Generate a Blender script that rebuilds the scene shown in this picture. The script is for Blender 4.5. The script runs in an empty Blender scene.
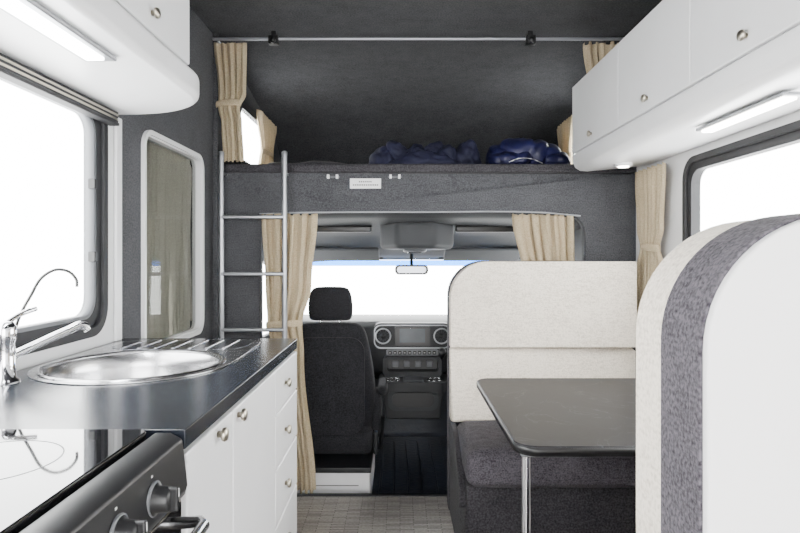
import bpy, bmesh, math, random
from mathutils import Vector, Matrix, noise
random.seed(4)
C = bpy.context.scene.collection

# ------------------------------------------------------------------ materials
def new_mat(name):
    m = bpy.data.materials.new(name); m.use_nodes = True
    nt = m.node_tree
    return m, nt, nt.nodes['Principled BSDF']
def N(nt, t, **kw):
    n = nt.nodes.new(t)
    for k, v in kw.items():
        if k in n.inputs: n.inputs[k].default_value = v
        else: setattr(n, k, v)
    return n
def plain(name, col, rough=0.5, metal=0.0, var=0.06, scale=6.0, bump=0.0, bscale=60.0, coat=0.0):
    m, nt, b = new_mat(name)
    tc = N(nt, 'ShaderNodeTexCoord')
    nz = N(nt, 'ShaderNodeTexNoise', Scale=scale, Detail=3.0)
    nt.links.new(tc.outputs['Object'], nz.inputs['Vector'])
    r = N(nt, 'ShaderNodeValToRGB')
    r.color_ramp.elements[0].position = 0.3; r.color_ramp.elements[1].position = 0.7
    r.color_ramp.elements[0].color = tuple(c*(1-var) for c in col)+(1,)
    r.color_ramp.elements[1].color = tuple(min(1, c*(1+var)) for c in col)+(1,)
    nt.links.new(nz.outputs['Fac'], r.inputs['Fac'])
    nt.links.new(r.outputs['Color'], b.inputs['Base Color'])
    b.inputs['Roughness'].default_value = rough
    b.inputs['Metallic'].default_value = metal
    b.inputs['Coat Weight'].default_value = coat
    if bump > 0:
        n2 = N(nt, 'ShaderNodeTexNoise', Scale=bscale, Detail=4.0)
        nt.links.new(tc.outputs['Object'], n2.inputs['Vector'])
        bp = N(nt, 'ShaderNodeBump', Strength=bump, Distance=0.01)
        nt.links.new(n2.outputs['Fac'], bp.inputs['Height'])
        nt.links.new(bp.outputs['Normal'], b.inputs['Normal'])
    return m
def fabric(name, c1, c2, scale=220.0, bump=0.35, rough=0.95, sheen=0.1, transl=0.0, weave=0.25):
    m, nt, b = new_mat(name)
    tc = N(nt, 'ShaderNodeTexCoord')
    n1 = N(nt, 'ShaderNodeTexNoise', Scale=scale, Detail=2.0)
    n2 = N(nt, 'ShaderNodeTexNoise', Scale=7.0, Detail=4.0)
    w1 = N(nt, 'ShaderNodeTexNoise', Scale=scale*0.45, Detail=2.0)
    mp = N(nt, 'ShaderNodeMapping'); mp.inputs['Scale'].default_value = (0.35, 0.35, 2.2)
    nt.links.new(tc.outputs['Object'], mp.inputs['Vector'])
    for n in (n1, n2): nt.links.new(tc.outputs['Object'], n.inputs['Vector'])
    nt.links.new(mp.outputs[0], w1.inputs['Vector'])
    mx = N(nt, 'ShaderNodeMath', operation='ADD'); 
    nt.links.new(n1.outputs['Fac'], mx.inputs[0])
    ms = N(nt, 'ShaderNodeMath', operation='MULTIPLY'); ms.inputs[1].default_value = weave
    nt.links.new(w1.outputs['Fac'], ms.inputs[0]); nt.links.new(ms.outputs[0], mx.inputs[1])
    m3 = N(nt, 'ShaderNodeMath', operation='MULTIPLY_ADD'); m3.inputs[1].default_value = 0.3; 
    nt.links.new(n2.outputs['Fac'], m3.inputs[0]); nt.links.new(mx.outputs[0], m3.inputs[2])
    r = N(nt, 'ShaderNodeValToRGB')
    r.color_ramp.elements[0].position = 0.55; r.color_ramp.elements[1].position = 1.0
    r.color_ramp.elements[0].color = c1+(1,); r.color_ramp.elements[1].color = c2+(1,)
    nt.links.new(m3.outputs[0], r.inputs['Fac'])
    nt.links.new(r.outputs['Color'], b.inputs['Base Color'])
    b.inputs['Roughness'].default_value = rough
    b.inputs['Sheen Weight'].default_value = sheen
    b.inputs['Specular IOR Level'].default_value = 0.15
    bp = N(nt, 'ShaderNodeBump', Strength=bump, Distance=0.003)
    nt.links.new(mx.outputs[0], bp.inputs['Height'])
    nt.links.new(bp.outputs['Normal'], b.inputs['Normal'])
    if transl > 0:
        out = nt.nodes['Material Output']
        t = N(nt, 'ShaderNodeBsdfTranslucent'); nt.links.new(r.outputs['Color'], t.inputs['Color'])
        mix = N(nt, 'ShaderNodeMixShader'); mix.inputs[0].default_value = transl
        nt.links.new(b.outputs[0], mix.inputs[1]); nt.links.new(t.outputs[0], mix.inputs[2])
        nt.links.new(mix.outputs[0], out.inputs['Surface'])
    return m
def marble(name, base, vein, rough, spec=0.35, sc=2.6):
    m, nt, b = new_mat(name)
    tc = N(nt, 'ShaderNodeTexCoord')
    n1 = N(nt, 'ShaderNodeTexNoise', Scale=sc, Detail=9.0, Distortion=1.8)
    nt.links.new(tc.outputs['Object'], n1.inputs['Vector'])
    r = N(nt, 'ShaderNodeValToRGB')
    e = r.color_ramp.elements
    e[0].position = 0.0; e[0].color = base+(1,)
    e[1].position = 1.0; e[1].color = tuple(c*1.5 for c in base)+(1,)
    for p, c in ((0.455, base), (0.46, tuple(v*0.5 for v in vein)), (0.465, base), (0.494, tuple(c*1.3 for c in base)), (0.5, vein), (0.506, tuple(c*1.3 for c in base))):
        k = e.new(p); k.color = c+(1,)
    nt.links.new(n1.outputs['Fac'], r.inputs['Fac'])
    n2 = N(nt, 'ShaderNodeTexNoise', Scale=5.0, Detail=2.0)
    nt.links.new(tc.outputs['Object'], n2.inputs['Vector'])
    r2 = N(nt, 'ShaderNodeValToRGB'); r2.color_ramp.elements[0].position = 0.35; r2.color_ramp.elements[1].position = 0.6
    nt.links.new(n2.outputs['Fac'], r2.inputs['Fac'])
    mx = N(nt, 'ShaderNodeMixRGB'); mx.inputs[1].default_value = base+(1,)
    nt.links.new(r2.outputs['Color'], mx.inputs[0]); nt.links.new(r.outputs['Color'], mx.inputs[2])
    nt.links.new(mx.outputs[0], b.inputs['Base Color'])
    b.inputs['Roughness'].default_value = rough
    b.inputs['Specular IOR Level'].default_value = spec
    return m
def floor_mat():
    m, nt, b = new_mat('woven_vinyl_floor')
    tc = N(nt, 'ShaderNodeTexCoord')
    br = N(nt, 'ShaderNodeTexBrick', Scale=18.0)
    br.inputs['Color1'].default_value = (0.55, 0.51, 0.47, 1); br.inputs['Color2'].default_value = (0.30, 0.275, 0.255, 1)
    br.inputs['Mortar'].default_value = (0.10, 0.09, 0.082, 1); br.inputs['Mortar Size'].default_value = 0.03
    br.inputs['Brick Width'].default_value = 2.2; br.inputs['Row Height'].default_value = 0.22
    nt.links.new(tc.outputs['Object'], br.inputs['Vector'])
    nz = N(nt, 'ShaderNodeTexNoise', Scale=90.0, Detail=2.0); nt.links.new(tc.outputs['Object'], nz.inputs['Vector'])
    mx = N(nt, 'ShaderNodeMixRGB', blend_type='MULTIPLY'); mx.inputs[0].default_value = 0.6
    r = N(nt, 'ShaderNodeValToRGB'); r.color_ramp.elements[0].color = (.5,.5,.5,1); r.color_ramp.elements[0].position=.35; r.color_ramp.elements[1].position=.65
    nt.links.new(nz.outputs['Fac'], r.inputs['Fac'])
    nt.links.new(br.outputs['Color'], mx.inputs[1]); nt.links.new(r.outputs['Color'], mx.inputs[2])
    nt.links.new(mx.outputs[0], b.inputs['Base Color']); b.inputs['Roughness'].default_value = 0.4
    bp = N(nt, 'ShaderNodeBump', Strength=0.3, Distance=0.003); nt.links.new(br.outputs['Fac'], bp.inputs['Height'])
    nt.links.new(bp.outputs['Normal'], b.inputs['Normal'])
    return m
def pane_mat(name, tint, gl=0.06):
    m, nt, b = new_mat(name); nt.nodes.remove(b)
    out = nt.nodes['Material Output']
    t = N(nt, 'ShaderNodeBsdfTransparent'); t.inputs[0].default_value = tint+(1,)
    g = N(nt, 'ShaderNodeBsdfGlossy'); g.inputs['Roughness'].default_value = 0.02
    mix = N(nt, 'ShaderNodeMixShader'); mix.inputs[0].default_value = gl
    nt.links.new(t.outputs[0], mix.inputs[1]); nt.links.new(g.outputs[0], mix.inputs[2])
    nt.links.new(mix.outputs[0], out.inputs['Surface'])
    return m
def emit(name, col, s):
    m, nt, b = new_mat(name)
    b.inputs['Emission Color'].default_value = col+(1,); b.inputs['Emission Strength'].default_value = s
    b.inputs['Base Color'].default_value = (0.9,0.9,0.9,1)
    return m

WHITE = plain('white_laminate', (0.76, 0.76, 0.77), 0.3, var=0.02)
PANELW = plain('offwhite_vinyl_panel', (0.74, 0.735, 0.735), 0.55, var=0.02, bump=0.05, bscale=200)
WALLW = plain('white_wall_panel', (0.74, 0.74, 0.75), 0.45, var=0.02)
CARPET = fabric('grey_lining_carpet', (0.034, 0.035, 0.039), (0.088, 0.089, 0.096), 170, 0.5, sheen=0.05)
CEIL = fabric('grey_headliner', (0.026, 0.027, 0.030), (0.066, 0.067, 0.072), 130, 0.4, sheen=0.05)
BASEC = fabric('dark_base_carpet', (0.016, 0.015, 0.017), (0.060, 0.057, 0.064), 150, 0.5, sheen=0.05)
TWEED = fabric('charcoal_tweed', (0.014, 0.012, 0.016), (0.100, 0.092, 0.106), 200, 0.7, sheen=0.05, weave=0.35)
CREAM = fabric('cream_linen_upholstery', (0.44, 0.385, 0.315), (0.74, 0.675, 0.585), 180, 0.5, weave=0.5)
CURT = fabric('beige_curtain_cloth', (0.42, 0.335, 0.21), (0.64, 0.54, 0.38), 260, 0.2, transl=0.25)
CURTG = fabric('grey_tan_curtain_cloth', (0.44, 0.41, 0.35), (0.56, 0.53, 0.46), 200, 0.2)  # grey-tan cloth behind the tinted door window
NAVY = plain('navy_nylon', (0.010, 0.011, 0.058), 0.5, var=0.4, scale=12, bump=0.25, bscale=25)
NAVYD = plain('dark_navy_cotton', (0.009, 0.010, 0.034), 0.8, var=0.3, scale=12, bump=0.4, bscale=18)
TOP = marble('black_marble_laminate', (0.008, 0.010, 0.015), (0.055, 0.063, 0.075), 0.22)
TTOP = marble('charcoal_marble_table', (0.012, 0.0125, 0.015), (0.065, 0.068, 0.075), 0.40, 0.17, 3.2)
STEEL = plain('brushed_steel', (0.46, 0.46, 0.47), 0.22, 1.0, var=0.05, scale=40)
CHROME = plain('chrome', (0.72, 0.72, 0.74), 0.08, 1.0, var=0.01)
KNOBM = plain('satin_nickel', (0.48, 0.44, 0.36), 0.3, 1.0, var=0.02)
ALU = plain('grey_aluminium_tube', (0.33, 0.34, 0.36), 0.35, 0.7, var=0.03)
RUBBER = plain('black_rubber_frame', (0.006, 0.006, 0.008), 0.6, var=0.1)
GREYF = plain('grey_frame', (0.11, 0.115, 0.125), 0.5, var=0.03)
BLACK = plain('black_plastic', (0.006, 0.006, 0.007), 0.4, var=0.1)
DASH = plain('dark_dash_plastic', (0.010, 0.011, 0.013), 0.55, var=0.15, bump=0.15, bscale=300)
DASH2 = plain('mid_grey_cab_lining', (0.030, 0.032, 0.036), 0.7, var=0.08, bump=0.1, bscale=300)
SEATF = fabric('black_seat_cloth', (0.009, 0.009, 0.0105), (0.030, 0.030, 0.034), 200, 0.4, sheen=0.05)
CABFL = plain('blue_black_rubber_floor', (0.014, 0.019, 0.030), 0.32, var=0.2, bump=0.3, bscale=40)
HOB = plain('black_hob_glass', (0.006, 0.006, 0.007), 0.04, var=0.05, coat=0.3)
FLOOR = floor_mat()
PANE = pane_mat('clear_window_pane', (0.97, 0.98, 0.98), 0.04)
TINT = pane_mat('tinted_window_pane', (0.76, 0.77, 0.76), 0.04)
BLUEB = pane_mat('blue_sunstrip', (0.16, 0.40, 0.72), 0.04)
LED = emit('led_diffuser', (0.95, 0.98, 1.0), 26.0)
LEDW = emit('warm_led_diffuser', (1.0, 0.94, 0.84), 26.0)
SCREEN = plain('display_glass', (0.05, 0.06, 0.07), 0.15, var=0.15, scale=8)
PAPER = plain('white_label', (0.8, 0.8, 0.8), 0.6, var=0.02)
PRINT = plain('printed_ink', (0.05, 0.05, 0.05), 0.6)
GREYMARK = plain('grey_marking', (0.5, 0.5, 0.5), 0.5)

# ------------------------------------------------------------------ helpers
def empty(name, loc=(0,0,0)):
    e = bpy.data.objects.new(name, None); e.location = loc; e.empty_display_size = 0.1
    C.objects.link(e); return e
def obj_from_bm(name, bm, mat, parent=None, smooth=False):
    bmesh.ops.recalc_face_normals(bm, faces=bm.faces[:])
    me = bpy.data.meshes.new(name); bm.to_mesh(me); bm.free()
    if mat: me.materials.append(mat)
    if smooth:
        for p in me.polygons: p.use_smooth = True
    o = bpy.data.objects.new(name, me); C.objects.link(o)
    if parent: o.parent = parent
    return o
def bevel(o, w, seg=3, ang=35):
    b = o.modifiers.new('bev', 'BEVEL'); b.width = w; b.segments = seg
    b.limit_method = 'ANGLE'; b.angle_limit = math.radians(ang); b.harden_normals = False
    for p in o.data.polygons: p.use_smooth = True
    w = o.modifiers.new('wn', 'WEIGHTED_NORMAL'); w.keep_sharp = True
    return o
def box(name, x0, x1, y0, y1, z0, z1, mat, parent=None, bev=0.0, seg=3):
    bm = bmesh.new(); bmesh.ops.create_cube(bm, size=1)
    for v in bm.verts:
        v.co = Vector((x0+(v.co.x+.5)*(x1-x0), y0+(v.co.y+.5)*(y1-y0), z0+(v.co.z+.5)*(z1-z0)))
    o = obj_from_bm(name, bm, mat, parent)
    if bev: bevel(o, bev, seg)
    return o
def rrect(u0, u1, v0, v1, r=0.0, n=8, corners=(1,1,1,1)):
    pts = []
    cs = [((u0, v0), (1, 1), 180), ((u1, v0), (-1, 1), 270), ((u1, v1), (-1, -1), 0), ((u0, v1), (1, -1), 90)]
    for k, ((cu, cv), (su, sv), a0) in enumerate(cs):
        if r <= 0 or not corners[k]: pts.append((cu, cv)); continue
        c = (cu+su*r, cv+sv*r)
        for i in range(n+1):
            a = math.radians(a0+90*i/n)
            pts.append((c[0]+r*math.cos(a), c[1]+r*math.sin(a)))
    return pts
def circle(cu, cv, r, n=48):
    return [(cu+r*math.cos(2*math.pi*i/n), cv+r*math.sin(2*math.pi*i/n)) for i in range(n)]
def plate(name, loops, plane, a, b, mat, parent=None, bev=0.0, seg=3):
    """2D outline (first loop outer, others holes) extruded between a and b along plane normal."""
    cu = bpy.data.curves.new(name+'_c', 'CURVE'); cu.dimensions = '2D'; cu.fill_mode = 'BOTH'
    cu.extrude = 0.5
    for lp in loops:
        s = cu.splines.new('POLY'); s.points.add(len(lp)-1)
        for i, p in enumerate(lp): s.points[i].co = (p[0], p[1], 0, 1)
        s.use_cyclic_u = True
    co = bpy.data.objects.new(name+'_c', cu); C.objects.link(co)
    dg = bpy.context.evaluated_depsgraph_get(); dg.update()
    me = bpy.data.meshes.new_from_object(co.evaluated_get(dg))
    bpy.data.objects.remove(co)
    bm = bmesh.new(); bm.from_mesh(me); bpy.data.meshes.remove(me)
    bmesh.ops.remove_doubles(bm, verts=bm.verts[:], dist=1e-5)
    for v in bm.verts:
        u, w, t = v.co.x, v.co.y, v.co.z+0.5
        d = a+(b-a)*t
        v.co = {'YZ': Vector((d, u, w)), 'XZ': Vector((u, d, w)), 'XY': Vector((u, w, d))}[plane]
    if len(loops) == 1:
        bmesh.ops.dissolve_limit(bm, angle_limit=0.002, verts=bm.verts[:], edges=bm.edges[:])
    o = obj_from_bm(name, bm, mat, parent)
    if bev: bevel(o, bev, seg)
    return o
def tube(name, pts, r, mat, parent=None, smooth=True, cyclic=False, res=10):
    cu = bpy.data.curves.new(name, 'CURVE'); cu.dimensions = '3D'
    cu.bevel_depth = r; cu.bevel_resolution = 4; cu.use_fill_caps = True; cu.resolution_u = res
    if smooth and len(pts) > 2:
        s = cu.splines.new('BEZIER'); s.bezier_points.add(len(pts)-1)
        for i, p in enumerate(pts):
            s.bezier_points[i].co = p; s.bezier_points[i].handle_left_type = 'AUTO'; s.bezier_points[i].handle_right_type = 'AUTO'
    else:
        s = cu.splines.new('POLY'); s.points.add(len(pts)-1)
        for i, p in enumerate(pts): s.points[i].co = tuple(p)+(1,)
    s.use_cyclic_u = cyclic
    co = bpy.data.objects.new(name+'_c', cu); C.objects.link(co)
    dg = bpy.context.evaluated_depsgraph_get(); dg.update()
    me = bpy.data.meshes.new_from_object(co.evaluated_get(dg)); bpy.data.objects.remove(co)
    me.name = name; me.materials.clear(); me.materials.append(mat)
    for p in me.polygons: p.use_smooth = True
    o = bpy.data.objects.new(name, me); C.objects.link(o)
    if parent: o.parent = parent
    return o
def lathe(name, prof, loc, axis, mat, parent=None, n=40):
    bm = bmesh.new(); q = Vector(axis).normalized().to_track_quat('Z', 'Y'); L = Vector(loc)
    rings = []
    for r, h in prof:
        if r < 1e-6: rings.append([bm.verts.new(L+q@Vector((0,0,h)))]); continue
        rings.append([bm.verts.new(L+q@Vector((r*math.cos(2*math.pi*i/n), r*math.sin(2*math.pi*i/n), h))) for i in range(n)])
    for A, B in zip(rings, rings[1:]):
        for i in range(n):
            j = (i+1) % n
            if len(A) == 1 and len(B) == 1: continue
            if len(A) == 1: bm.faces.new((A[0], B[i], B[j]))
            elif len(B) == 1: bm.faces.new((A[i], A[j], B[0]))
            else: bm.faces.new((A[i], A[j], B[j], B[i]))
    return obj_from_bm(name, bm, mat, parent, True)
def torus(name, loc, axis, R, r, mat, parent=None):
    q = Vector(axis).normalized().to_track_quat('Z', 'Y')
    pts = [Vector(loc)+q@Vector((R*math.cos(2*math.pi*i/24), R*math.sin(2*math.pi*i/24), 0)) for i in range(24)]
    return tube(name, pts, r, mat, parent, cyclic=True, res=3)
def knob(loc, axis, parent, i, s=1.0):
    return lathe('knob_%d' % i, [(0,0),(0.006*s,0),(0.006*s,0.008*s),(0.012*s,0.010*s),(0.0135*s,0.015*s),(0.011*s,0.019*s),(0,0.020*s)], loc, axis, KNOBM, parent, 24)
def curtain(name, origin, axis, keys, folds, amp, tie=None, mat=CURT, ph=0.0):
    """keys: (z,u0,u1) top to bottom"""
    ax = Vector(axis).normalized(); nr = Vector((0,0,1)).cross(ax); O = Vector(origin)
    nu, nv = folds*14, 70
    z0, z1 = keys[0][0], keys[-1][0]
    wmax = max(k[2]-k[1] for k in keys)
    def lr(z):
        for A, B in zip(keys, keys[1:]):
            if A[0] >= z >= B[0]-1e-9:
                t = (A[0]-z)/(A[0]-B[0]); t = t*t*(3-2*t)
                return A[1]+(B[1]-A[1])*t, A[2]+(B[2]-A[2])*t
        return keys[-1][1], keys[-1][2]
    bm = bmesh.new(); g = []
    for j in range(nv+1):
        z = z0+(z1-z0)*j/nv; l, r = lr(z); row = []
        k = (r-l)/wmax
        for i in range(nu+1):
            s = i/nu
            wob = 1.2*noise.noise(Vector((s*4+ph, z*1.2, ph)))
            w = math.sin(2*math.pi*folds*s+2.2*wob+ph)
            w = math.copysign(abs(w)**0.8, w)
            d = amp*(0.55+0.6*k)*w*(0.8+0.5*noise.noise(Vector((s*5, ph*3, z*2))))
            u = l+(r-l)*s+0.35*amp*math.sin(4*math.pi*folds*s+ph)*k
            zz = z+(0.006*math.sin(2*math.pi*folds*s+ph) if j in (0, nv) else 0)
            row.append(bm.verts.new(Vector((O.x, O.y, 0))+ax*u+nr*d+Vector((0,0,zz))))
        g.append(row)
    for j in range(nv):
        for i in range(nu):
            bm.faces.new((g[j][i], g[j][i+1], g[j+1][i+1], g[j+1][i]))
    root = empty(name)
    o = obj_from_bm('cloth', bm, mat, root, True)
    sm = o.modifiers.new('sol', 'SOLIDIFY'); sm.thickness = 0.002
    if tie:
        l, r = lr(tie); c = (l+r)/2; hw = (r-l)/2+0.008
        bm = bmesh.new(); rings = []
        for zz in (tie-0.016, tie-0.008, tie+0.008, tie+0.016):
            rr = []
            for i in range(32):
                a = 2*math.pi*i/32
                e = 0.0 if abs(zz-tie) < 0.01 else -0.003
                rr.append(bm.verts.new(Vector((O.x, O.y, zz+0.006*math.cos(a)))+ax*(c+(hw+e)*math.cos(a))+nr*((amp*1.15+0.006+e)*math.sin(a))))
            rings.append(rr)
        for A, B in zip(rings, rings[1:]):
            for i in range(32): bm.faces.new((A[i], A[(i+1)%32], B[(i+1)%32], B[i]))
        obj_from_bm('tie_band', bm, mat, root, True)
    return root
def cushion(name, x0, x1, y0, y1, z0, z1, mat, parent, r=0.03, puff=0.012, n=14, ph=0.0):
    bm = bmesh.new(); bmesh.ops.create_cube(bm, size=2)
    bmesh.ops.subdivide_edges(bm, edges=bm.edges[:], cuts=n, use_grid_fill=True)
    h = Vector(((x1-x0)/2, (y1-y0)/2, (z1-z0)/2)); c = Vector(((x0+x1)/2, (y0+y1)/2, (z0+z1)/2))
    for v in bm.verts:
        p = Vector((v.co.x, v.co.y, v.co.z))
        p = Vector([math.copysign(abs(q)**0.6, q) if q else 0 for q in p])
        f = Vector((p.x*h.x, p.y*h.y, p.z*h.z))
        inn = Vector((max(-h.x+r, min(h.x-r, f.x)), max(-h.y+r, min(h.y-r, f.y)), max(-h.z+r, min(h.z-r, f.z))))
        d = f-inn
        if d.length > 1e-6: f = inn+d.normalized()*r
        pf = puff*(1-p.x**4)*(1-p.z**4 if abs(p.y) > .99 else 1-p.y**4)
        pf += 0.25*puff*noise.noise(f*6+Vector((ph, 0, 0)))
        if d.length > 1e-6: f += d.normalized()*pf
        v.co = c+f
    return obj_from_bm(name, bm, mat, parent, True)

# ------------------------------------------------------------------ constants
XL, XR = -0.93, 1.18
YB, YF = -1.6, 3.0
ZC = 2.30

# ------------------------------------------------------------------ room shell
box('floor', XL-0.05, XR+0.05, YB, YF, -0.06, 0.0, FLOOR)
box('ceiling', XL-0.05, XR+0.05, YB, YF+0.01, ZC, ZC+0.05, CEIL)
big = rrect(0.35, 1.865, 0.975, 1.665, 0.07)
plate('wall_left', [[(YB,0),(1.975,0),(1.975,ZC),(YB,ZC)], big], 'YZ', XL-0.05, XL, WALLW)
doorw = rrect(2.165, 2.80, 0.85, 1.65, 0.06)
plate('wall_left_lined', [[(1.975,0),(YF+0.02,0),(YF+0.02,ZC),(1.975,ZC)], doorw], 'YZ', XL-0.05, XL, CARPET)
rw = rrect(1.15, 2.46, 0.93, 1.575, 0.07)
plate('wall_right', [[(YB,0),(YF+0.02,0),(YF+0.02,1.98),(YB,1.98)], rw], 'YZ', XR, XR+0.05, WALLW)
box('wall_right_upper', XR-0.005, XR+0.05, YB, YF+0.02, 1.98, ZC, CEIL)
plate('wall_rear', [[(XL,0),(XR,0),(XR,ZC),(XL,ZC)], rrect(-0.75,1.0,0.25,2.12,0.08)], 'XZ', YB-0.05, YB, WALLW)
outer = [(XL-0.04,-0.2),(-0.70,-0.2)] + [p for p in reversed(rrect(-0.70,0.93,0.0,1.415,0.12,corners=(0,0,1,1))) if p[1] > 0.01] + [(0.93,-0.2),(XR+0.04,-0.2),(XR+0.04,1.612),(XL-0.04,1.612)]
plate('wall_bulkhead', [outer], 'XZ', YF, YF+0.06, CARPET)
box('trim_1', XL, XR, YF-0.012, YF+0.05, 1.612, 1.655, BASEC, bev=0.012)
box('trim_2', XL, XL+0.025, YF-0.025, YF-0.001, 0.0, ZC, CARPET, bev=0.006)
box('trim_3', XL+0.001, XL+0.012, 1.945, 1.985, 0.92, 1.65, WHITE, bev=0.004)

# luton (over-cab sleeping area)
prof = [(2.99,2.30),(3.3,2.30),(3.6,2.295),(3.9,2.28),(4.2,2.24),(4.45,2.17),(4.65,2.08),(4.8,1.95),(4.9,1.80),(4.95,1.62),(4.96,1.45)]
bm = bmesh.new(); rows = []
nx = 40
for y, z in prof:
    row = []
    for i in range(nx+1):
        s = i/nx; x = XL+(XR-XL)*s
        e = abs(2*s-1)**6
        f = max(0, min(1, (y-3.15)/0.9)); f = f*f*(3-2*f)
        row.append(bm.verts.new((x, y, z-0.10*e*f)))
    rows.append(row)
for A, B in zip(rows, rows[1:]):
    for i in range(nx): bm.faces.new((A[i], A[i+1], B[i+1], B[i]))
o = obj_from_bm('ceiling_luton', bm, CEIL, None, True)
o.modifiers.new('ss','SUBSURF').levels = 2; o.modifiers['ss'].render_levels = 2
sideo = [(2.99,1.45)]+[(4.99,1.45)]+[(y, z+0.03) for y, z in reversed(prof[:-1])]
for nm, a, b in (('wall_luton_left', XL-0.04, XL), ('wall_luton_right', XR, XR+0.04)):
    plate(nm, [sideo, rrect(3.45,4.2,1.74,2.08,0.06)], 'YZ', a, b, CEIL)
for k, (a, b, s) in enumerate(((XL, XL+0.012, 1), (XR-0.012, XR, -1))):
    w = empty('window_%d' % (4+k))
    plate('frame', [rrect(3.43,4.22,1.72,2.10,0.07), rrect(3.47,4.18,1.76,2.06,0.05)], 'YZ', a, b, RUBBER, w, 0.004)
    xx = XL-0.02 if k == 0 else XR+0.02
    box('pane', xx-0.002, xx+0.002, 3.46, 4.19, 1.75, 2.07, PANE, w)
box('floor_luton', XL, XR, YF+0.06, 4.95, 1.49, 1.53, CARPET)
m = empty('bunk_mattress')
cushion('pad', XL+0.02, XR-0.02, YF+0.07, 4.9, 1.53, 1.655, BASEC, m, 0.03, 0.003)

# ------------------------------------------------------------------ window frames
def side_window(name, x, s, y0, y1, z0, z1, fr=0.035, mat=RUBBER, paneMat=PANE, inner=True, r=0.08, lip=0.02):
    w = empty(name)
    a, b = sorted((x, x+s*0.014))
    plate('frame_outer', [rrect(y0-lip,y1+lip,z0-lip,z1+lip,r+0.01), rrect(y0+0.006,y1-0.006,z0+0.006,z1-0.006,r-0.01)], 'YZ', a, b, mat, w, 0.004)
    a, b = sorted((x+s*0.004, x-s*0.035))
    if inner:
        plate('frame_inner', [rrect(y0+0.003,y1-0.003,z0+0.003,z1-0.003,r), rrect(y0+fr,y1-fr,z0+fr,z1-fr,r-0.02)], 'YZ', a, b, RUBBER if fr > 0.02 else mat, w, 0.006)
    xx = x-s*0.02
    plate('pane', [rrect(y0+0.004,y1-0.004,z0+0.004,z1-0.004,r)], 'YZ', xx-0.002, xx+0.002, paneMat, w)
    return w
w = side_window('window_1', XL, 1, 0.35, 1.865, 0.975, 1.665)
plate('inner_seal', [rrect(0.38,1.835,1.005,1.635,0.06), rrect(0.395,1.82,1.02,1.62,0.055)], 'YZ', XL-0.03, XL+0.002, GREYF, w)
for i in range(2):
    box('stay_%d'%i, XL-0.01, XL+0.012, 1.805, 1.822, 1.18+0.22*i, 1.21+0.22*i, BLACK, w, 0.003)
side_window('window_2', XL, 1, 2.165, 2.80, 0.85, 1.65, 0.012, WHITE, TINT, True, 0.06, 0.012)
w = side_window('window_3', XR, -1, 1.15, 2.46, 0.93, 1.575)
bl = empty('roller_blind')
for i in range(5):
    box('slat_%d'%i, XL+0.016, XL+0.045, 0.32, 1.885, 1.616+0.0066*i, 1.6215+0.0066*i, KNOBM if i%2 else RUBBER, bl)
box('bottom_bar', XL+0.015, XL+0.047, 0.32, 1.89, 1.606, 1.615, RUBBER, bl, 0.002)

# ------------------------------------------------------------------ kitchen base unit
K = empty('kitchen_cabinet')
FX = -0.36
box('carcass', XL+0.002, FX, 0.965, 2.0, 0.08, 0.68, WHITE, K)
box('carcass_back_rail', XL+0.002, XL+0.015, 0.965, 2.0, 0.68, 0.885, WHITE, K)
box('end_panel', XL+0.002, FX, 1.985, 2.003, 0.0, 0.885, WHITE, K)
box('front_rail', FX-0.02, FX-0.001, 0.965, 2.0, 0.08, 0.885, WHITE, K)
box('plinth', XL+0.002, FX-0.05, 0.965, 1.985, 0.0, 0.08, BLACK, K)
def front(nm, y0, y1, z0, z1):
    box(nm, FX, FX+0.017, y0+0.002, y1-0.002, z0+0.002, z1-0.002, WHITE, K, 0.004)
front('door_1', 0.968, 1.235, 0.09, 0.882); front('door_2', 1.235, 1.655, 0.09, 0.882)
front('drawer_1', 1.655, 2.0, 0.755, 0.882); front('drawer_2', 1.655, 2.0, 0.60, 0.755)
front('drawer_3', 1.655, 2.0, 0.44, 0.60); front('drawer_4', 1.655, 2.0, 0.09, 0.44)
for i, (y, z) in enumerate(((1.13,0.862),(1.27,0.862),(1.79,0.82),(1.79,0.68),(1.79,0.52),(1.79,0.36))):
    knob((FX+0.016, y, z), (1,0,0), K, i+1, 1.0)
SX, SY, SR = -0.67, 1.52, 0.215
plate('worktop', [rrect(XL+0.002,-0.344,0.962,2.02,0.02,corners=(0,0,1,0)), circle(SX,SY,SR-0.006)], 'XY', 0.888, 0.92, TOP, K, 0.003)
S = empty('sink')
shape = []
for i in range(0, 37):
    a = math.radians(180+180*i/36)
    shape.append((SX+(SR+0.018)*math.cos(a), SY+(SR+0.018)*math.sin(a)))
shape += [(-0.432,1.62),(-0.437,1.80)]
for i in range(9):
    a = math.radians(90*i/8); shape.append((-0.537+0.10*math.cos(a), 1.87+0.10*math.sin(a)))
for i in range(9):
    a = math.radians(90+90*i/8); shape.append((-0.798+0.10*math.cos(a), 1.87+0.10*math.sin(a)))
shape += [(-0.903,1.62)]
plate('rim_plate', [shape, circle(SX,SY,SR-0.012)], 'XY', 0.9203, 0.9235, STEEL, S, 0.001)
DR = plain('drainer_steel_dark_reflection', (0.13,0.135,0.15), 0.2, 1.0, var=0.1)  # reflection of the dark wall put into the steel's colour
plate('drainer_pan', [[p for p in rrect(-0.87,-0.465,1.755,1.945,0.07)]], 'XY', 0.9232, 0.9242, DR, S)
prof2 = [(SR+0.006,0.0),(SR+0.004,0.005),(SR-0.004,0.006),(SR-0.012,-0.002),(SR-0.018,-0.04),(SR-0.028,-0.12),(SR-0.055,-0.15),(SR-0.09,-0.158),(0.035,-0.162),(0.03,-0.168),(0.0,-0.168)]
lathe('bowl', prof2, (SX, SY, 0.922), (0,0,1), STEEL, S, 64)
torus('drain_ring', (SX, SY, 0.762), (0,0,1), 0.036, 0.003, CHROME, S)
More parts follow.
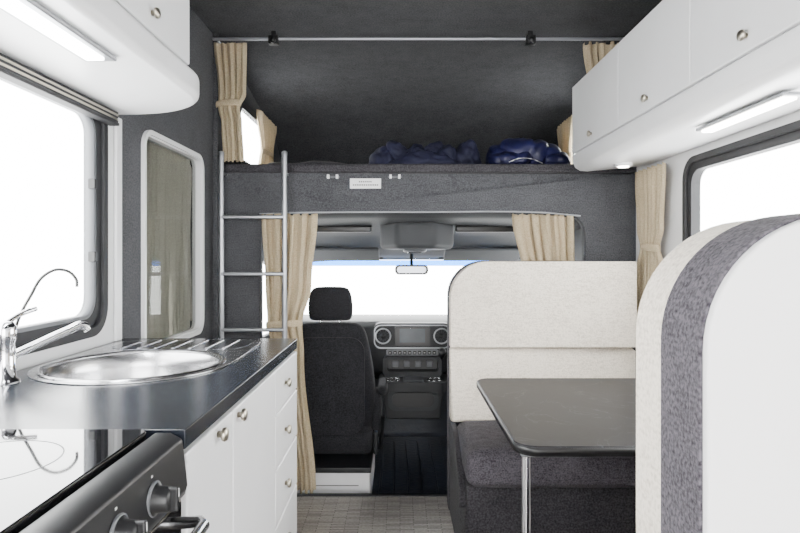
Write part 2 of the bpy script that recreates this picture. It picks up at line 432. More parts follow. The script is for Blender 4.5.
for i in range(7):
    x = -0.82+0.05*i
    tube('ridge_%d'%i, [(x,1.765,0.925),(x,1.935,0.925)], 0.0028, STEEL, S, False)
T = empty('mixer_tap')
lathe('body', [(0.03,0),(0.028,0.006),(0.021,0.012),(0.019,0.085),(0.022,0.095),(0.022,0.12),(0.016,0.132),(0,0.136)], (-0.865,1.315,0.9205), (0,0,1), CHROME, T)
tube('spout', [(-0.86,1.32,0.975),(-0.83,1.37,0.995),(-0.79,1.425,1.02),(-0.765,1.45,1.03),(-0.757,1.456,1.018)], 0.010, CHROME, T)
tube('lever', [(-0.865,1.315,1.05),(-0.862,1.36,1.065),(-0.85,1.40,1.075)], 0.006, CHROME, T)
G = empty('filter_tap')
def P(px, py, d): return ((px-400)/600*d, d, 1.2-(py-255)/600*d)
tube('gooseneck', [(-0.908,1.395,0.92), P(15,330,1.395), P(30,297,1.40), P(48,273,1.41), P(64,270,1.43), P(76,279,1.44), P(77,287,1.44)], 0.0035, BLACK, G)
lathe('base', [(0.014,0),(0.013,0.01),(0.008,0.014),(0.008,0.03),(0,0.03)], (-0.908,1.395,0.9205), (0,0,1), CHROME, G)

# ------------------------------------------------------------------ cooker
O = empty('cooker')
box('body', XL+0.002, -0.375, 0.38, 0.958, 0.0, 0.895, BLACK, O)
plate('hob_glass', [rrect(XL+0.005,-0.395,0.385,0.950,0.02)], 'XY', 0.905, 0.925, HOB, O, 0.003)
box('hob_tray', XL+0.003, -0.36, 0.382, 0.958, 0.893, 0.905, BLACK, O, 0.003)
for hx, hy, hr in ((-0.78,0.80,0.075),(-0.55,0.80,0.09),(-0.78,0.56,0.09),(-0.55,0.56,0.075)):
    pts = circle(hx, hy, hr, 48)
    plate('zone_ring_%d'%int(hx*-100+hy*10), [pts, circle(hx,hy,hr-0.002,48)], 'XY', 0.9249, 0.9254, GREYF, O)
plate('control_panel', [[(-0.375,0.822),(-0.342,0.822),(-0.337,0.835),(-0.345,0.908),(-0.365,0.918),(-0.390,0.918)]], 'XZ', 0.382, 0.955, BLACK, O, 0.004)
box('oven_door', -0.376, -0.345, 0.385, 0.952, 0.30, 0.817, HOB, O, 0.006)
box('lower_drawer', -0.376, -0.348, 0.385, 0.952, 0.08, 0.295, BLACK, O, 0.006)
for i, y in enumerate((0.83,0.725,0.62,0.515)):
    lathe('dial_ring_%d'%i, [(0.0245,0),(0.0245,0.003),(0.022,0.004),(0.022,0)], (-0.341,y,0.862), (1,0,0), GREYF, O, 32)
    lathe('dial_%d'%i, [(0,0),(0.022,0),(0.022,0.004),(0.018,0.006),(0.017,0.022),(0.014,0.026),(0,0.026)], (-0.341,y,0.862), (1,0,0), BLACK, O, 32)
    box('dial_grip_%d'%i, -0.332, -0.306, y-0.0045, y+0.0045, 0.845, 0.879, BLACK, O, 0.003)
    box('dial_pointer_%d'%i, -0.3065, -0.3055, y-0.001, y+0.001, 0.866, 0.877, GREYMARK, O)
    box('dial_mark_%d'%i, -0.3435, -0.3425, y-0.002, y+0.002, 0.892, 0.895, GREYMARK, O)
    box('legend_%d'%i, -0.3400, -0.3385, y+0.030, y+0.044, 0.858, 0.861, GREYMARK, O)
    box('legend_b_%d'%i, -0.3395, -0.3380, y+0.030, y+0.040, 0.850, 0.852, GREYMARK, O)
tube('door_handle', [(-0.35,0.90,0.797),(-0.300,0.90,0.800),(-0.290,0.885,0.801),(-0.290,0.45,0.801),(-0.300,0.435,0.800),(-0.35,0.435,0.797)], 0.009, STEEL, O, False)

# ------------------------------------------------------------------ left overhead cupboard
U = empty('overhead_cupboard')
lx = -0.60
box('carcass', XL+0.002, lx-0.016, -1.2, 1.712, 1.73, ZC-0.002, WHITE, U, 0.004)
for i, (a, b) in enumerate(((1.15,1.715),(0.58,1.15),(0.0,0.58),(-0.6,0.0),(-1.2,-0.6))):
    box('door_%d'%i, lx-0.016, lx, a+0.002, b-0.002, 1.742, ZC-0.02, WHITE, U, 0.004)
knob((lx-0.001,1.45,1.785), (1,0,0), U, 1); knob((lx-0.001,0.88,1.785), (1,0,0), U, 2)
shelf = [(XL+0.002,-1.2),(lx+0.02,-1.2),(lx+0.02,1.70)]
for i in range(1,13):
    a = math.radians(90*i/12)
    shelf.append((lx+0.02-0.30*(1-math.cos(a)), 1.70+0.25*math.sin(a)))
shelf += [(XL+0.002,1.95)]
plate('pelmet', [shelf], 'XY', 1.652, 1.728, WHITE, U, 0.02, 5)
Lp = empty('led_strip_lamp')
box('housing', -0.720, -0.645, 0.72, 1.37, 1.641, 1.6515, ALU, Lp, 0.004)
box('diffuser', -0.703, -0.662, 0.735, 1.345, 1.635, 1.644, LED, Lp, 0.003)

# ------------------------------------------------------------------ right overhead cupboards
R = empty('overhead_cupboard')
rx = 0.82
body = [(rx+0.016,2.0),(rx+0.016,1.68),(rx+0.002,1.675),(rx+0.002,1.645),(rx+0.012,1.615),(rx+0.035,1.600),(rx+0.07,1.597),(XR-0.006,1.624),(XR-0.006,2.0)]
plate('carcass', [body], 'XZ', -1.2, 2.855, WHITE, R, 0.004)
seams = [2.86,2.257,1.697,1.13,0.56,0.0,-0.6,-1.2]
for i in range(len(seams)-1):
    a, b = seams[i+1], seams[i]
    box('door_%d'%i, rx, rx+0.016, a+0.002, b-0.002, 1.681, 1.998, WHITE, R, 0.004)
for i, y in enumerate((2.57,1.99,1.42,0.84)):
    knob((rx+0.001, y, 1.72), (-1,0,0), R, i+1)
Lq = empty('led_strip_lamp')
box('housing', 0.925, 0.982, 1.45, 1.88, 1.586, 1.5965, ALU, Lq, 0.004)
box('mounting_spine', 0.945, 0.965, 1.47, 1.86, 1.5965, 1.600, ALU, Lq)
box('diffuser', 0.936, 0.971, 1.465, 1.865, 1.580, 1.589, LEDW, Lq, 0.003)
D = empty('downlight')
lathe('ring', [(0.038,0.0),(0.038,-0.012),(0.028,-0.014),(0.026,-0.008),(0.026,0.0)], (0.99,2.66,1.606), (0,0,1), WHITE, D)
lathe('lens', [(0.026,-0.010),(0.022,-0.017),(0,-0.020)], (0.99,2.66,1.606), (0,0,1), LEDW, D)
FILL_EMIT = emit('fill_lamp_diffuser', (1.0, 0.98, 0.95), 5.0)  # lamps out of view, added at the ceiling as fill light
for i, y in enumerate((-0.6, 0.9)):
    E = empty('fill_lamp')
    lathe('base', [(0.0,0.0),(0.13,0.0),(0.13,-0.015),(0.12,-0.02)], (0.1,y,ZC), (0,0,1), WHITE, E)
    lathe('diffuser', [(0.12,-0.018),(0.1,-0.04),(0.0,-0.048)], (0.1,y,ZC), (0,0,1), FILL_EMIT, E)

# ------------------------------------------------------------------ dinette benches
def bench(name, x0, x1, yb, s, ztop, zseat, r, seatdepth):
    B = empty(name)
    def yy(a, b):
        p, q = yb+s*a, yb+s*b
        return (min(p,q), max(p,q))
    a, b = yy(0, 0.018)
    plate('back_panel', [rrect(x0+0.004,x1,0.0,ztop-0.004,r-0.004,n=14,corners=(0,0,0,1))], 'XZ', a, b, PANELW, B, 0.004)
    a, b = yy(0.012, 0.11)
    plate('edge_band', [rrect(x0,x1,0.0,ztop,r,n=14,corners=(0,0,0,1))], 'XZ', a, b, TWEED, B, 0.006)
    a, b = yy(0.11, 0.195)
    plate('upper_cushion', [rrect(x0+0.002,x1,zseat+0.325,ztop-0.002,r,n=14,corners=(0,0,0,1))], 'XZ', a, b, CREAM, B, 0.022, 5)
    plate('lower_cushion', [rrect(x0+0.002,x1,zseat-0.02,zseat+0.323,0.01,corners=(0,0,0,0))], 'XZ', a, b, CREAM, B, 0.018, 5)
    a, b = yy(0.11, 0.19+seatdepth-0.04)
    box('seat_box', x0+0.03, x1, a, b, 0.0, zseat-0.145, BASEC, B, 0.006)
    a, b = yy(0.19, 0.19+seatdepth)
    cushion('seat_cushion', x0+0.025, x1-0.004, a, b, zseat-0.145, zseat, TWEED, B, 0.045, 0.008)
    pts = [(0.10,0.0),(0.19+seatdepth-0.03,0.0),(0.19+seatdepth-0.03,0.24)]
    for i in range(9):
        t = i/8; pts.append((0.19+seatdepth-0.03-0.40*t, 0.24+0.19*math.sin(t*math.pi/2)))
    pts.append((0.10,0.43))
    pts = [(yb+s*p, q) for p, q in pts]
    plate('side_cheek', [pts], 'YZ', x0+0.004, x0+0.03, BASEC, B, 0.006)
    return B
bench('dinette_bench', 0.228, 1.078, 2.925, -1, 1.172, 0.455, 0.17, 0.47)
bench('dinette_bench', 0.33, XR-0.004, 0.65, 1, 1.25, 0.455, 0.157, 0.47)

# ------------------------------------------------------------------ table
Tb = empty('dining_table')
plate('top', [rrect(0.305,XR-0.004,1.56,2.43,0.06,n=10,corners=(1,0,0,1))], 'XY', 0.674, 0.702, TTOP, Tb, 0.004)
plate('edge_strip', [rrect(0.3035,XR-0.005,1.5585,2.4315,0.0615,n=10,corners=(1,0,0,1)), rrect(0.3065,XR-0.006,1.5615,2.4285,0.059,n=10,corners=(1,0,0,1))], 'XY', 0.677, 0.699, BLACK, Tb)
box('rail', 0.33, 1.1, 1.63, 1.67, 0.650, 0.674, ALU, Tb, 0.004)
tube('leg', [(0.348,1.655,0.0),(0.348,1.655,0.66)], 0.0125, CHROME, Tb, False)
lathe('foot', [(0,0),(0.03,0),(0.03,0.008),(0.015,0.012),(0.015,0.03)], (0.348,1.655,0.0), (0,0,1), BLACK, Tb)
box('wall_cleat', XR-0.03, XR-0.004, 1.6, 2.4, 0.64, 0.674, ALU, Tb, 0.003)

# ------------------------------------------------------------------ ladder
Ld = empty('bunk_ladder')
LY = 2.915
for i, x in enumerate((-0.868,-0.561)):
    tube('rail_%d'%i, [(x,LY,0.0),(x,LY,0.9),(x,LY,1.69)], 0.0135, ALU, Ld, False)
    lathe('rail_cap_%d'%i, [(0.0145,0),(0.0145,0.015),(0.008,0.02),(0,0.02)], (x,LY,1.685), (0,0,1), ALU, Ld, 20)
    lathe('foot_%d'%i, [(0.018,0),(0.018,0.03),(0.012,0.032)], (x,LY,0.0), (0,0,1), BLACK, Ld, 20)
    tube('hook_%d'%i, [(x,LY,1.60),(x,2.96,1.60),(x,2.995,1.60)], 0.007, ALU, Ld, False)
for i, z in enumerate((1.384,1.108,0.836,0.56,0.285)):
    box('rung_%d'%i, -0.868, -0.561, LY-0.014, LY+0.014, z-0.009, z+0.009, ALU, Ld, 0.006)

# ------------------------------------------------------------------ bulkhead details
sg = empty('warning_sign')
box('card', -0.25, -0.095, 2.994, 2.9995, 1.532, 1.582, PAPER, sg, 0.001)
for i in range(7): box('title_%d'%i, -0.205+0.0095*i, -0.199+0.0095*i, 2.9932, 2.9942, 1.562, 1.569, PRINT, sg)
for i in range(14): box('text_%d'%i, -0.235+0.0092*i, -0.229+0.0092*i, 2.9932, 2.9942, 1.546, 1.553, PRINT, sg)
for x in (-0.335, -0.025):
    h = empty('ladder_bracket')
    box('plate', x-0.035, x+0.035, 2.992, 2.9995, 1.585, 1.595, GREYF, h, 0.002)
    for q in (-0.022, 0.022): box('hook_%d'%(q>0), x+q-0.006, x+q+0.006, 2.975, 2.993, 1.580, 1.60, WHITE, h, 0.002)
rl = empty('curtain_rail')
tube('rail', [(XL+0.01,2.95,2.262),(XR-0.01,2.95,2.262)], 0.008, ALU, rl, False)
for i, x in enumerate((-0.62,0.64)):
    box('bracket_%d'%i, x-0.024, x+0.024, 2.925, 2.965, 2.232, 2.274, BLACK, rl, 0.004)
    box('bracket_stem_%d'%i, x-0.012, x+0.012, 2.94, 2.96, 2.27, ZC, BLACK, rl, 0.003)
    lathe('bracket_peg_%d'%i, [(0,0),(0.014,0),(0.014,0.02),(0,0.02)], (x,2.925,2.246), (0,-1,0), BLACK, rl, 16)
rl2 = empty('curtain_rail')
tube('rail', [(-0.70,2.992,1.405),(-0.45,2.992,1.412),(0.1,2.992,1.414),(0.7,2.992,1.412),(0.90,2.992,1.395)], 0.004, ALU, rl2)

# ------------------------------------------------------------------ curtains
curtain('curtain', (0,2.975,0), (1,0,0), [(2.25,-0.925,-0.765),(2.0,-0.905,-0.77),(1.93,-0.905,-0.80),(1.86,-0.89,-0.79),(1.665,-0.88,-0.78)], 5, 0.018, 1.95, ph=0.6)
curtain('curtain', (0,2.975,0), (1,0,0), [(2.25,0.91,1.09),(1.95,0.95,1.12),(1.665,0.97,1.12)], 5, 0.018, 1.92, ph=1.6)
curtain('curtain', (XL+0.035,0,0), (0,1,0), [(2.12,3.80,4.28),(1.9,3.9,4.2),(1.68,3.80,4.25)], 8, 0.016, 1.88, ph=0.2)
curtain('curtain', (XR-0.035,0,0), (0,1,0), [(2.12,3.95,4.35),(1.9,4.02,4.28),(1.68,3.95,4.32)], 7, 0.016, 1.88, ph=0.9)
curtain('curtain', (0,2.965,0), (1,0,0), [(1.40,-0.685,-0.415),(1.05,-0.665,-0.445),(0.86,-0.655,-0.49),(0.7,-0.62,-0.48),(0.03,-0.575,-0.42)], 6, 0.018, 0.86, ph=2.1)
curtain('curtain', (0,3.03,0), (1,0,0), [(1.405,0.565,0.88),(1.1,0.62,0.88),(0.8,0.72,0.88),(0.06,0.70,0.88)], 7, 0.018, 0.82, ph=0.4)
curtain('curtain', (XR-0.045,0,0), (0,1,0), [(1.592,2.56,2.86),(1.32,2.60,2.82),(1.235,2.64,2.79),(1.15,2.60,2.82),(0.80,2.56,2.88)], 6, 0.018, 1.235, ph=1.1)
curtain('curtain', (XL-0.05,0,0), (0,1,0), [(1.68,2.10,2.54),(0.82,2.10,2.53)], 9, 0.013, None, CURTG, 0.4)
curtain('curtain', (XL-0.05,0,0), (0,1,0), [(1.68,2.52,2.92),(0.82,2.54,2.92)], 9, 0.013, None, CURTG, 1.9)

# ------------------------------------------------------------------ bedding
def blob(name, c, h, mat, seed, e=0.5, amp=0.02, fr=9.0, parent=None, rot=(0,0,0), quilt=0.0):
    bm = bmesh.new(); bmesh.ops.create_icosphere(bm, subdivisions=5, radius=1)
    R3 = Matrix.Rotation(rot[2],3,'Z')@Matrix.Rotation(rot[1],3,'Y')@Matrix.Rotation(rot[0],3,'X')
    for v in bm.verts:
        p = v.co.copy(); q = Vector([math.copysign(abs(t)**e, t) for t in p])
        f = Vector((q.x*h[0], q.y*h[1], q.z*h[2]))
        d = amp*noise.noise(f*fr+Vector((seed,seed*2,0))) + 0.4*amp*noise.noise(f*fr*2.6+Vector((seed,0,3)))
        if quilt: d += quilt*abs(math.sin(f.x*30+f.z*10+3*noise.noise(f*6)))
        f += p*d
        f.z = max(f.z, -h[2])
        v.co = Vector(c)+R3@f
    return obj_from_bm(name, bm, mat, parent, True)
sb = empty('sleeping_bag')
blob('quilted_shell', (0.70,3.42,1.757), (0.19,0.20,0.085), NAVY, 3.0, 0.85, 0.03, 7.0, sb, quilt=0.02)
blob('hood', (0.61,3.32,1.715), (0.12,0.12,0.046), NAVY, 8.0, 0.8, 0.02, 12.0, sb, quilt=0.012)
blob('end_fold', (0.84,3.36,1.712), (0.09,0.13,0.042), NAVY, 5.0, 0.8, 0.02, 12.0, sb, quilt=0.012)
tube('drawstring', [(0.58,3.195,1.695),(0.63,3.185,1.712),(0.70,3.188,1.71),(0.76,3.20,1.69)], 0.002, PAPER, sb)
pl = empty('pillow_pile')
# (x, half width, half height, lean) of slumped soft folds
specs = [(-0.10,0.085,0.092,0.02),(-0.01,0.090,0.108,-0.03),(0.08,0.080,0.096,0.03),(0.17,0.090,0.110,0.05),(0.26,0.085,0.098,-0.02),(0.35,0.080,0.112,0.045),(0.13,0.24,0.060,0.0)]
for i, (x, hw, hz, ln) in enumerate(specs):
    bm = bmesh.new(); bmesh.ops.create_icosphere(bm, subdivisions=5, radius=1)
    for v in bm.verts:
        p = v.co.copy()
        t = (p.z+1)/2
        wx = hw*(1.12-0.62*t*t)
        f = Vector((math.copysign(abs(p.x)**0.75,p.x)*wx+ln*t*t, math.copysign(abs(p.y)**0.8,p.y)*(0.14 if i < 6 else 0.18), p.z*hz))
        f += p*(0.028*noise.noise(f*11+Vector((i*5,0,0)))+0.012*noise.noise(f*30+Vector((i*5,2,0))))
        f.z = max(f.z, -0.62*hz)
        v.co = Vector((x,3.38+0.03*(i%2),1.664+hz*0.62))+f
    obj_from_bm('pillow_%d'%i, bm, NAVYD, pl, True)
du = empty('folded_duvet')
blob('duvet', (-0.54,3.60,1.702), (0.27,0.22,0.032), BASEC, 5.0, 0.55, 0.02, 6, du)

# ------------------------------------------------------------------ cab
CX = 0.08
box('floor_cab', -0.87, 1.05, YF, 4.55, -0.16, -0.12, CABFL)
box('trim_4', -0.70, 0.93, YF-0.02, YF+0.015, -0.12, 0.004, RUBBER, bev=0.004)
for nm, x, s in (('wall_cab_left', -0.87, 1), ('wall_cab_right', 1.03, -1)):
    plate(nm, [[(YF+0.06,-0.15),(4.75,-0.15),(4.95,0.74),(4.30,1.2),(YF+0.06,1.45)],
               [(3.45,0.70),(4.45,0.66),(4.62,0.74),(4.18,1.10),(3.5,1.2)]], 'YZ', x-0.02, x+0.02, DASH2)
    w = empty('window_%d' % (6 if s > 0 else 7))
    plate('pane', [[(3.44,0.69),(4.46,0.65),(4.64,0.74),(4.19,1.11),(3.49,1.21)]], 'YZ', x-0.002, x+0.002, PANE, w)
box('wall_firewall', -0.87, 1.05, 4.36, 4.40, -0.15, 0.72, CABFL)
bm = bmesh.new(); rows = []
for y, z in ((3.03,1.415),(3.3,1.40),(3.6,1.37),(3.95,1.29),(4.2,1.20),(4.30,1.165)):
    rows.append([bm.verts.new((x, y, z-0.05*abs((x-CX)/0.95)**4)) for x in [(-0.87+1.92*i/20) for i in range(21)]])
for A, B in zip(rows, rows[1:]):
    for i in range(20): bm.faces.new((A[i],A[i+1],B[i+1],B[i]))
o = obj_from_bm('ceiling_cab', bm, DASH2, None, True); sd = o.modifiers.new('s','SOLIDIFY'); sd.thickness = 0.03; sd.offset=1
oc = empty('overhead_console')
plate('shell', [[(CX-0.15,4.22),(CX+0.17,4.22),(CX+0.24,3.55),(CX+0.12,3.42),(CX-0.10,3.42),(CX-0.20,3.55)]], 'XY', 1.235, 1.40, DASH2, oc, 0.03, 4)
plate('lamp_panel', [rrect(CX-0.06,CX+0.08,3.55,3.95,0.04)], 'XY', 1.218, 1.24, GREYF, oc, 0.012)
box('switch_row', CX-0.03, CX+0.05, 3.60, 3.68, 1.212, 1.222, BLACK, oc, 0.004)
box('lamp_lens', CX-0.035, CX+0.055, 3.74, 3.88, 1.213, 1.222, PAPER, oc, 0.004)
for sx in (-1, 1):
    x0, x1 = sorted((CX+sx*0.25, CX+sx*0.88))
    box('shelf_lip_%d'%(sx>0), x0, x1, 3.55, 3.60, 1.335, 1.375, BLACK, oc, 0.01)
for k, (a, b) in enumerate(((-0.66,-0.14),(0.30,0.82))):
    v = empty('sun_visor')
    o = box('flap', a, b, -0.10, 0.10, -0.011, 0.011, DASH2, v, 0.01)
    v.location = (0, 4.08, 1.205); v.rotation_euler = (math.radians(-22), 0, 0)
    tube('pivot_rod', [(a-0.03,0.10,0.012),(b+0.02,0.10,0.012)], 0.006, BLACK, v, False)
mr = empty('rear_view_mirror')
plate('housing', [rrect(CX-0.115,CX+0.115,1.065,1.132,0.028)], 'XZ', 4.12, 4.15, BLACK, mr, 0.008)
plate('glass', [rrect(CX-0.100,CX+0.100,1.077,1.120,0.02)], 'XZ', 4.117, 4.121, plain('mirror_glass', (0.16,0.165,0.18), 0.05, 1.0, var=0.01), mr)
tube('stalk', [(CX,4.14,1.12),(CX,4.17,1.16),(CX,4.19,1.215)], 0.011, BLACK, mr)
ws = empty('window_8')
def slab(nm, quad, mat, par, t=0.004):
    bm = bmesh.new(); vs = [bm.verts.new(q) for q in quad]; bm.faces.new(vs)
    o = obj_from_bm(nm, bm, mat, par); s = o.modifiers.new('s','SOLIDIFY'); s.thickness = t; return o
slab('glass', [(-0.86,4.95,0.72),(1.04,4.95,0.72),(0.96,4.31,1.165),(-0.78,4.31,1.165)], PANE, ws)
slab('sunstrip', [(-0.788,4.36,1.122),(0.968,4.36,1.122),(0.96,4.306,1.163),(-0.78,4.306,1.163)], BLUEB, ws, 0.002)
tube('pillar_left', [(-0.86,4.95,0.70),(-0.78,4.30,1.17)], 0.035, DASH, ws, False)
tube('pillar_right', [(1.04,4.95,0.70),(0.96,4.30,1.17)], 0.035, DASH, ws, False)
tube('header', [(-0.80,4.30,1.185),(CX,4.31,1.19),(0.97,4.30,1.185)], 0.022, DASH, ws, False)

# dashboard
da = empty('dashboard')
dp = [(4.94,0.70),(4.6,0.745),(4.2,0.765),(4.02,0.755),(3.96,0.72),(3.955,0.55),(4.0,0.42),(4.1,0.36),(4.3,0.34),(4.355,0.30),(4.94,0.30)]
plate('shell', [dp], 'YZ', -0.85, 1.01, DASH, da, 0.02, 4)
plate('centre_stack', [rrect(CX-0.255,CX+0.255,0.58,0.755,0.05)], 'XZ', 3.915, 4.0, DASH, da, 0.02, 4)
plate('centre_trim', [rrect(CX-0.25,CX+0.25,0.590,0.745,0.045), rrect(CX-0.243,CX+0.243,0.597,0.738,0.04)], 'XZ', 3.908, 3.918, ALU, da, 0.002)
plate('screen_bezel', [rrect(CX-0.115,CX+0.115,0.61,0.735,0.012)], 'XZ', 3.895, 3.92, BLACK, da, 0.004)
plate('screen', [rrect(CX-0.083,CX+0.083,0.632,0.722,0.004)], 'XZ', 3.892, 3.896, SCREEN, da)
for i, x in enumerate((CX-0.19, CX+0.19, -0.72, 0.90)):
    torus('vent_ring_%d'%i, (x,3.905 if i < 2 else 3.95,0.672), (0,1,0), 0.048, 0.005, ALU, da)
    lathe('vent_cup_%d'%i, [(0.048,0),(0.042,0.02),(0.02,0.024),(0.016,0.0),(0.0,-0.004)], (x,3.905 if i < 2 else 3.95,0.672), (0,1,0), BLACK, da)
    for k in range(6):
        a = math.pi*k/6
        y = 3.912 if i < 2 else 3.957
        tube('vent_blade_%d_%d'%(i,k), [(x-0.045*math.cos(a),y,0.672-0.045*math.sin(a)),(x+0.045*math.cos(a),y,0.672+0.045*math.sin(a))], 0.002, DASH2, da, False)
plate('climate_strip', [rrect(CX-0.17,CX+0.17,0.545,0.585,0.015)], 'XZ', 3.90, 3.98, GREYF, da, 0.006)
for i in range(10):
    x = CX-0.145+0.032*i
    box('climate_key_%d'%i, x-0.011, x+0.011, 3.893, 3.902, 0.553, 0.577, BLACK, da, 0.003)
    box('key_mark_%d'%i, x-0.005, x+0.005, 3.892, 3.8935, 0.563, 0.567, GREYMARK, da)
plate('storage_bin', [rrect(CX-0.19,CX+0.19,0.41,0.54,0.03), rrect(CX-0.165,CX+0.165,0.445,0.525,0.02)], 'XZ', 3.88, 3.99, DASH, da, 0.006)
box('bin_back', CX-0.17, CX+0.17, 3.97, 3.99, 0.43, 0.53, BLACK, da)
for i in range(4):
    box('bin_socket_%d'%i, CX-0.13+0.075*i, CX-0.09+0.075*i, 3.955, 3.972, 0.46, 0.50, GREYF, da, 0.006)
plate('cup_shelf', [rrect(CX-0.215,CX+0.225,3.74,4.05,0.06), circle(CX-0.13,3.83,0.045,28), circle(CX+0.14,3.83,0.045,28)], 'XY', 0.345, 0.405, DASH, da, 0.01)
for i, x in enumerate((CX-0.13, CX+0.14)):
    torus('cup_ring_%d'%i, (x,3.83,0.405), (0,0,1), 0.047, 0.004, STEEL, da)
    lathe('cup_well_%d'%i, [(0.045,0.0),(0.04,-0.06),(0,-0.06)], (x,3.83,0.40), (0,0,1), BLACK, da)
box('phone_tray', CX-0.06, CX+0.07, 3.76, 3.92, 0.40, 0.415, DASH2, da, 0.006)
lc = [(CX-0.205,0.36),(CX+0.215,0.36)]
for i in range(9):
    t = i/8; lc.append((CX+0.215-0.03*math.sin(t*math.pi/2), 0.33-0.20*t))
for i in range(9):
    t = 1-i/8; lc.append((CX-0.205+0.03*math.sin(t*math.pi/2), 0.33-0.20*t))
plate('lower_console', [lc], 'XZ', 3.90, 4.36, DASH, da, 0.03, 4)
plate('lower_pocket', [rrect(CX-0.16,CX+0.17,0.19,0.33,0.05)], 'XZ', 3.888, 3.905, DASH2, da, 0.008)
plate('lower_pocket_mouth', [rrect(CX-0.13,CX+0.14,0.215,0.31,0.04)], 'XZ', 3.883, 3.89, BLACK, da, 0.004)
lathe('gear_knob', [(0,0),(0.012,0),(0.010,0.05),(0.026,0.065),(0.026,0.09),(0.012,0.10),(0,0.10)], (CX+0.19,3.90,0.53), (0,-0.8,0.6), BLACK, da, 24)
tn = empty('floor_mat')
plate('mat', [rrect(-0.20,0.28,3.02,4.30,0.08)], 'XY', -0.12, -0.108, CABFL, tn, 0.004)
for i in range(5):
    x = -0.12+0.08*i
    tube('rib_%d'%i, [(x,3.1,-0.106),(x+0.01,3.5,-0.104),(x,4.2,-0.106)], 0.006, CABFL, tn)
st = empty('steering_wheel')
torus('rim', (0.52,3.72,0.70), (0,-0.85,0.5), 0.185, 0.015, BLACK, st)
lathe('hub', [(0,0.03),(0.05,0.028),(0.07,0.0),(0.06,-0.04),(0.03,-0.06),(0.03,-0.30)], (0.52,3.72,0.70), (0,-0.85,0.5), DASH, st)
for k in range(3):
    a = math.radians((0,180,270)[k]); q = Vector((0,-0.85,0.5)).normalized().to_track_quat('Z','Y')
    e = Vector((0.52,3.72,0.70))+q@Vector((0.18*math.cos(a),0.18*math.sin(a),0))
    tube('spoke_%d'%k, [(0.52,3.72,0.70), tuple(e)], 0.014, DASH, st, False)

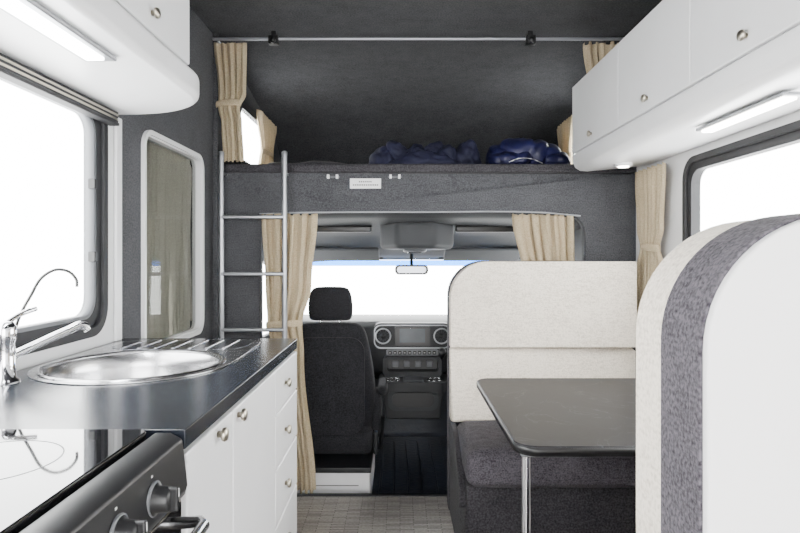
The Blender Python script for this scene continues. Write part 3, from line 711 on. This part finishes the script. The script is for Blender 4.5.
def cab_seat(cx):
    S = empty('cab_seat')
    def lofted(nm, sections, mat, seg=28):
        bm = bmesh.new(); rings = []
        for z, yc, hw, hd in sections:
            rr = []
            for i in range(seg):
                a = 2*math.pi*i/seg; ca, sa = math.cos(a), math.sin(a)
                rr.append(bm.verts.new((cx+hw*math.copysign(abs(ca)**0.45,ca), yc+hd*math.copysign(abs(sa)**0.6,sa), z)))
            rings.append(rr)
        for A, B in zip(rings, rings[1:]):
            for i in range(seg): bm.faces.new((A[i],A[(i+1)%seg],B[(i+1)%seg],B[i]))
        bm.faces.new(rings[0]); bm.faces.new(rings[-1])
        o = obj_from_bm(nm, bm, mat, S, True); m = o.modifiers.new('ss','SUBSURF'); m.levels = 1; m.render_levels = 2
        return o
    lofted('backrest', [(0.17,3.42,0.18,0.05),(0.19,3.42,0.215,0.075),(0.30,3.41,0.245,0.08),(0.45,3.385,0.25,0.08),(0.58,3.37,0.235,0.075),(0.70,3.345,0.215,0.065),(0.785,3.33,0.195,0.055),(0.82,3.325,0.165,0.045),(0.828,3.325,0.12,0.03)], SEATF)
    lofted('headrest', [(0.835,3.335,0.10,0.03),(0.845,3.335,0.122,0.045),(0.93,3.325,0.125,0.05),(1.0,3.325,0.112,0.045),(1.02,3.325,0.09,0.035),(1.025,3.325,0.06,0.02)], SEATF)
    for i, s in enumerate((-1,1)): tube('headrest_post_%d'%i, [(cx+s*0.05,3.33,0.80),(cx+s*0.05,3.33,0.86)], 0.006, CHROME, S, False)
    plate('back_shell', [rrect(cx-0.19,cx+0.19,0.22,0.75,0.08)], 'XZ', 3.272, 3.31, SEATF, S, 0.016, 4)
    cushion('seat_pad', cx-0.24, cx+0.24, 3.30, 3.86, 0.09, 0.24, SEATF, S, 0.05, 0.01)
    box('seat_base', cx-0.21, cx+0.23, 3.12, 3.72, -0.12, 0.085, WHITE, S, 0.012)
    box('slide_rail', cx-0.215, cx+0.235, 3.10, 3.74, 0.072, 0.10, BLACK, S, 0.005)
    box('base_panel_line', cx-0.12, cx+0.17, 3.117, 3.121, 0.0, 0.004, GREYF, S)
    blob('armrest', (cx+0.285,3.52,0.43), (0.028,0.15,0.032), SEATF, 2.0, 0.6, 0.004, 8, S)
    blob('bolster', (cx+0.25,3.44,0.30), (0.03,0.08,0.14), SEATF, 4.0, 0.6, 0.004, 8, S)
    tube('belt_buckle', [(cx+0.27,3.42,0.10),(cx+0.282,3.40,0.2),(cx+0.288,3.38,0.29)], 0.012, BLACK, S)
    box('recline_cover', cx+0.238, cx+0.262, 3.30, 3.50, 0.10, 0.22, DASH, S, 0.01)
    return S
cab_seat(-0.385); cab_seat(0.54)

# ------------------------------------------------------------------ light
wd = bpy.data.worlds.new('overcast_sky'); bpy.context.scene.world = wd; wd.use_nodes = True
bg = wd.node_tree.nodes['Background']
bg.inputs[0].default_value = (1.0, 0.995, 0.985, 1); bg.inputs[1].default_value = 20.0
def area(nm, loc, rot, sx, sy, power, col=(1,1,1)):
    l = bpy.data.lights.new(nm, 'AREA'); l.shape = 'RECTANGLE'; l.size = sx; l.size_y = sy; l.energy = power; l.color = col
    o = bpy.data.objects.new(nm, l); o.location = loc; o.rotation_euler = rot; C.objects.link(o); return o
area('kitchen_led_light', (-0.685,1.03,1.625), (0,0,0), 0.05, 0.55, 6, (0.95,0.98,1))
area('dinette_led_light', (0.952,1.665,1.574), (0,0,0), 0.03, 0.38, 6, (1,0.95,0.85))

# ------------------------------------------------------------------ camera
cam = bpy.data.cameras.new('camera'); cam.lens = 27.0; cam.sensor_width = 36.0; cam.sensor_fit = 'HORIZONTAL'
cam.shift_y = -11.5/800; cam.clip_start = 0.02
co = bpy.data.objects.new('camera', cam); co.location = (0,0,1.2); co.rotation_euler = (math.radians(90),0,0)
C.objects.link(co); bpy.context.scene.camera = co
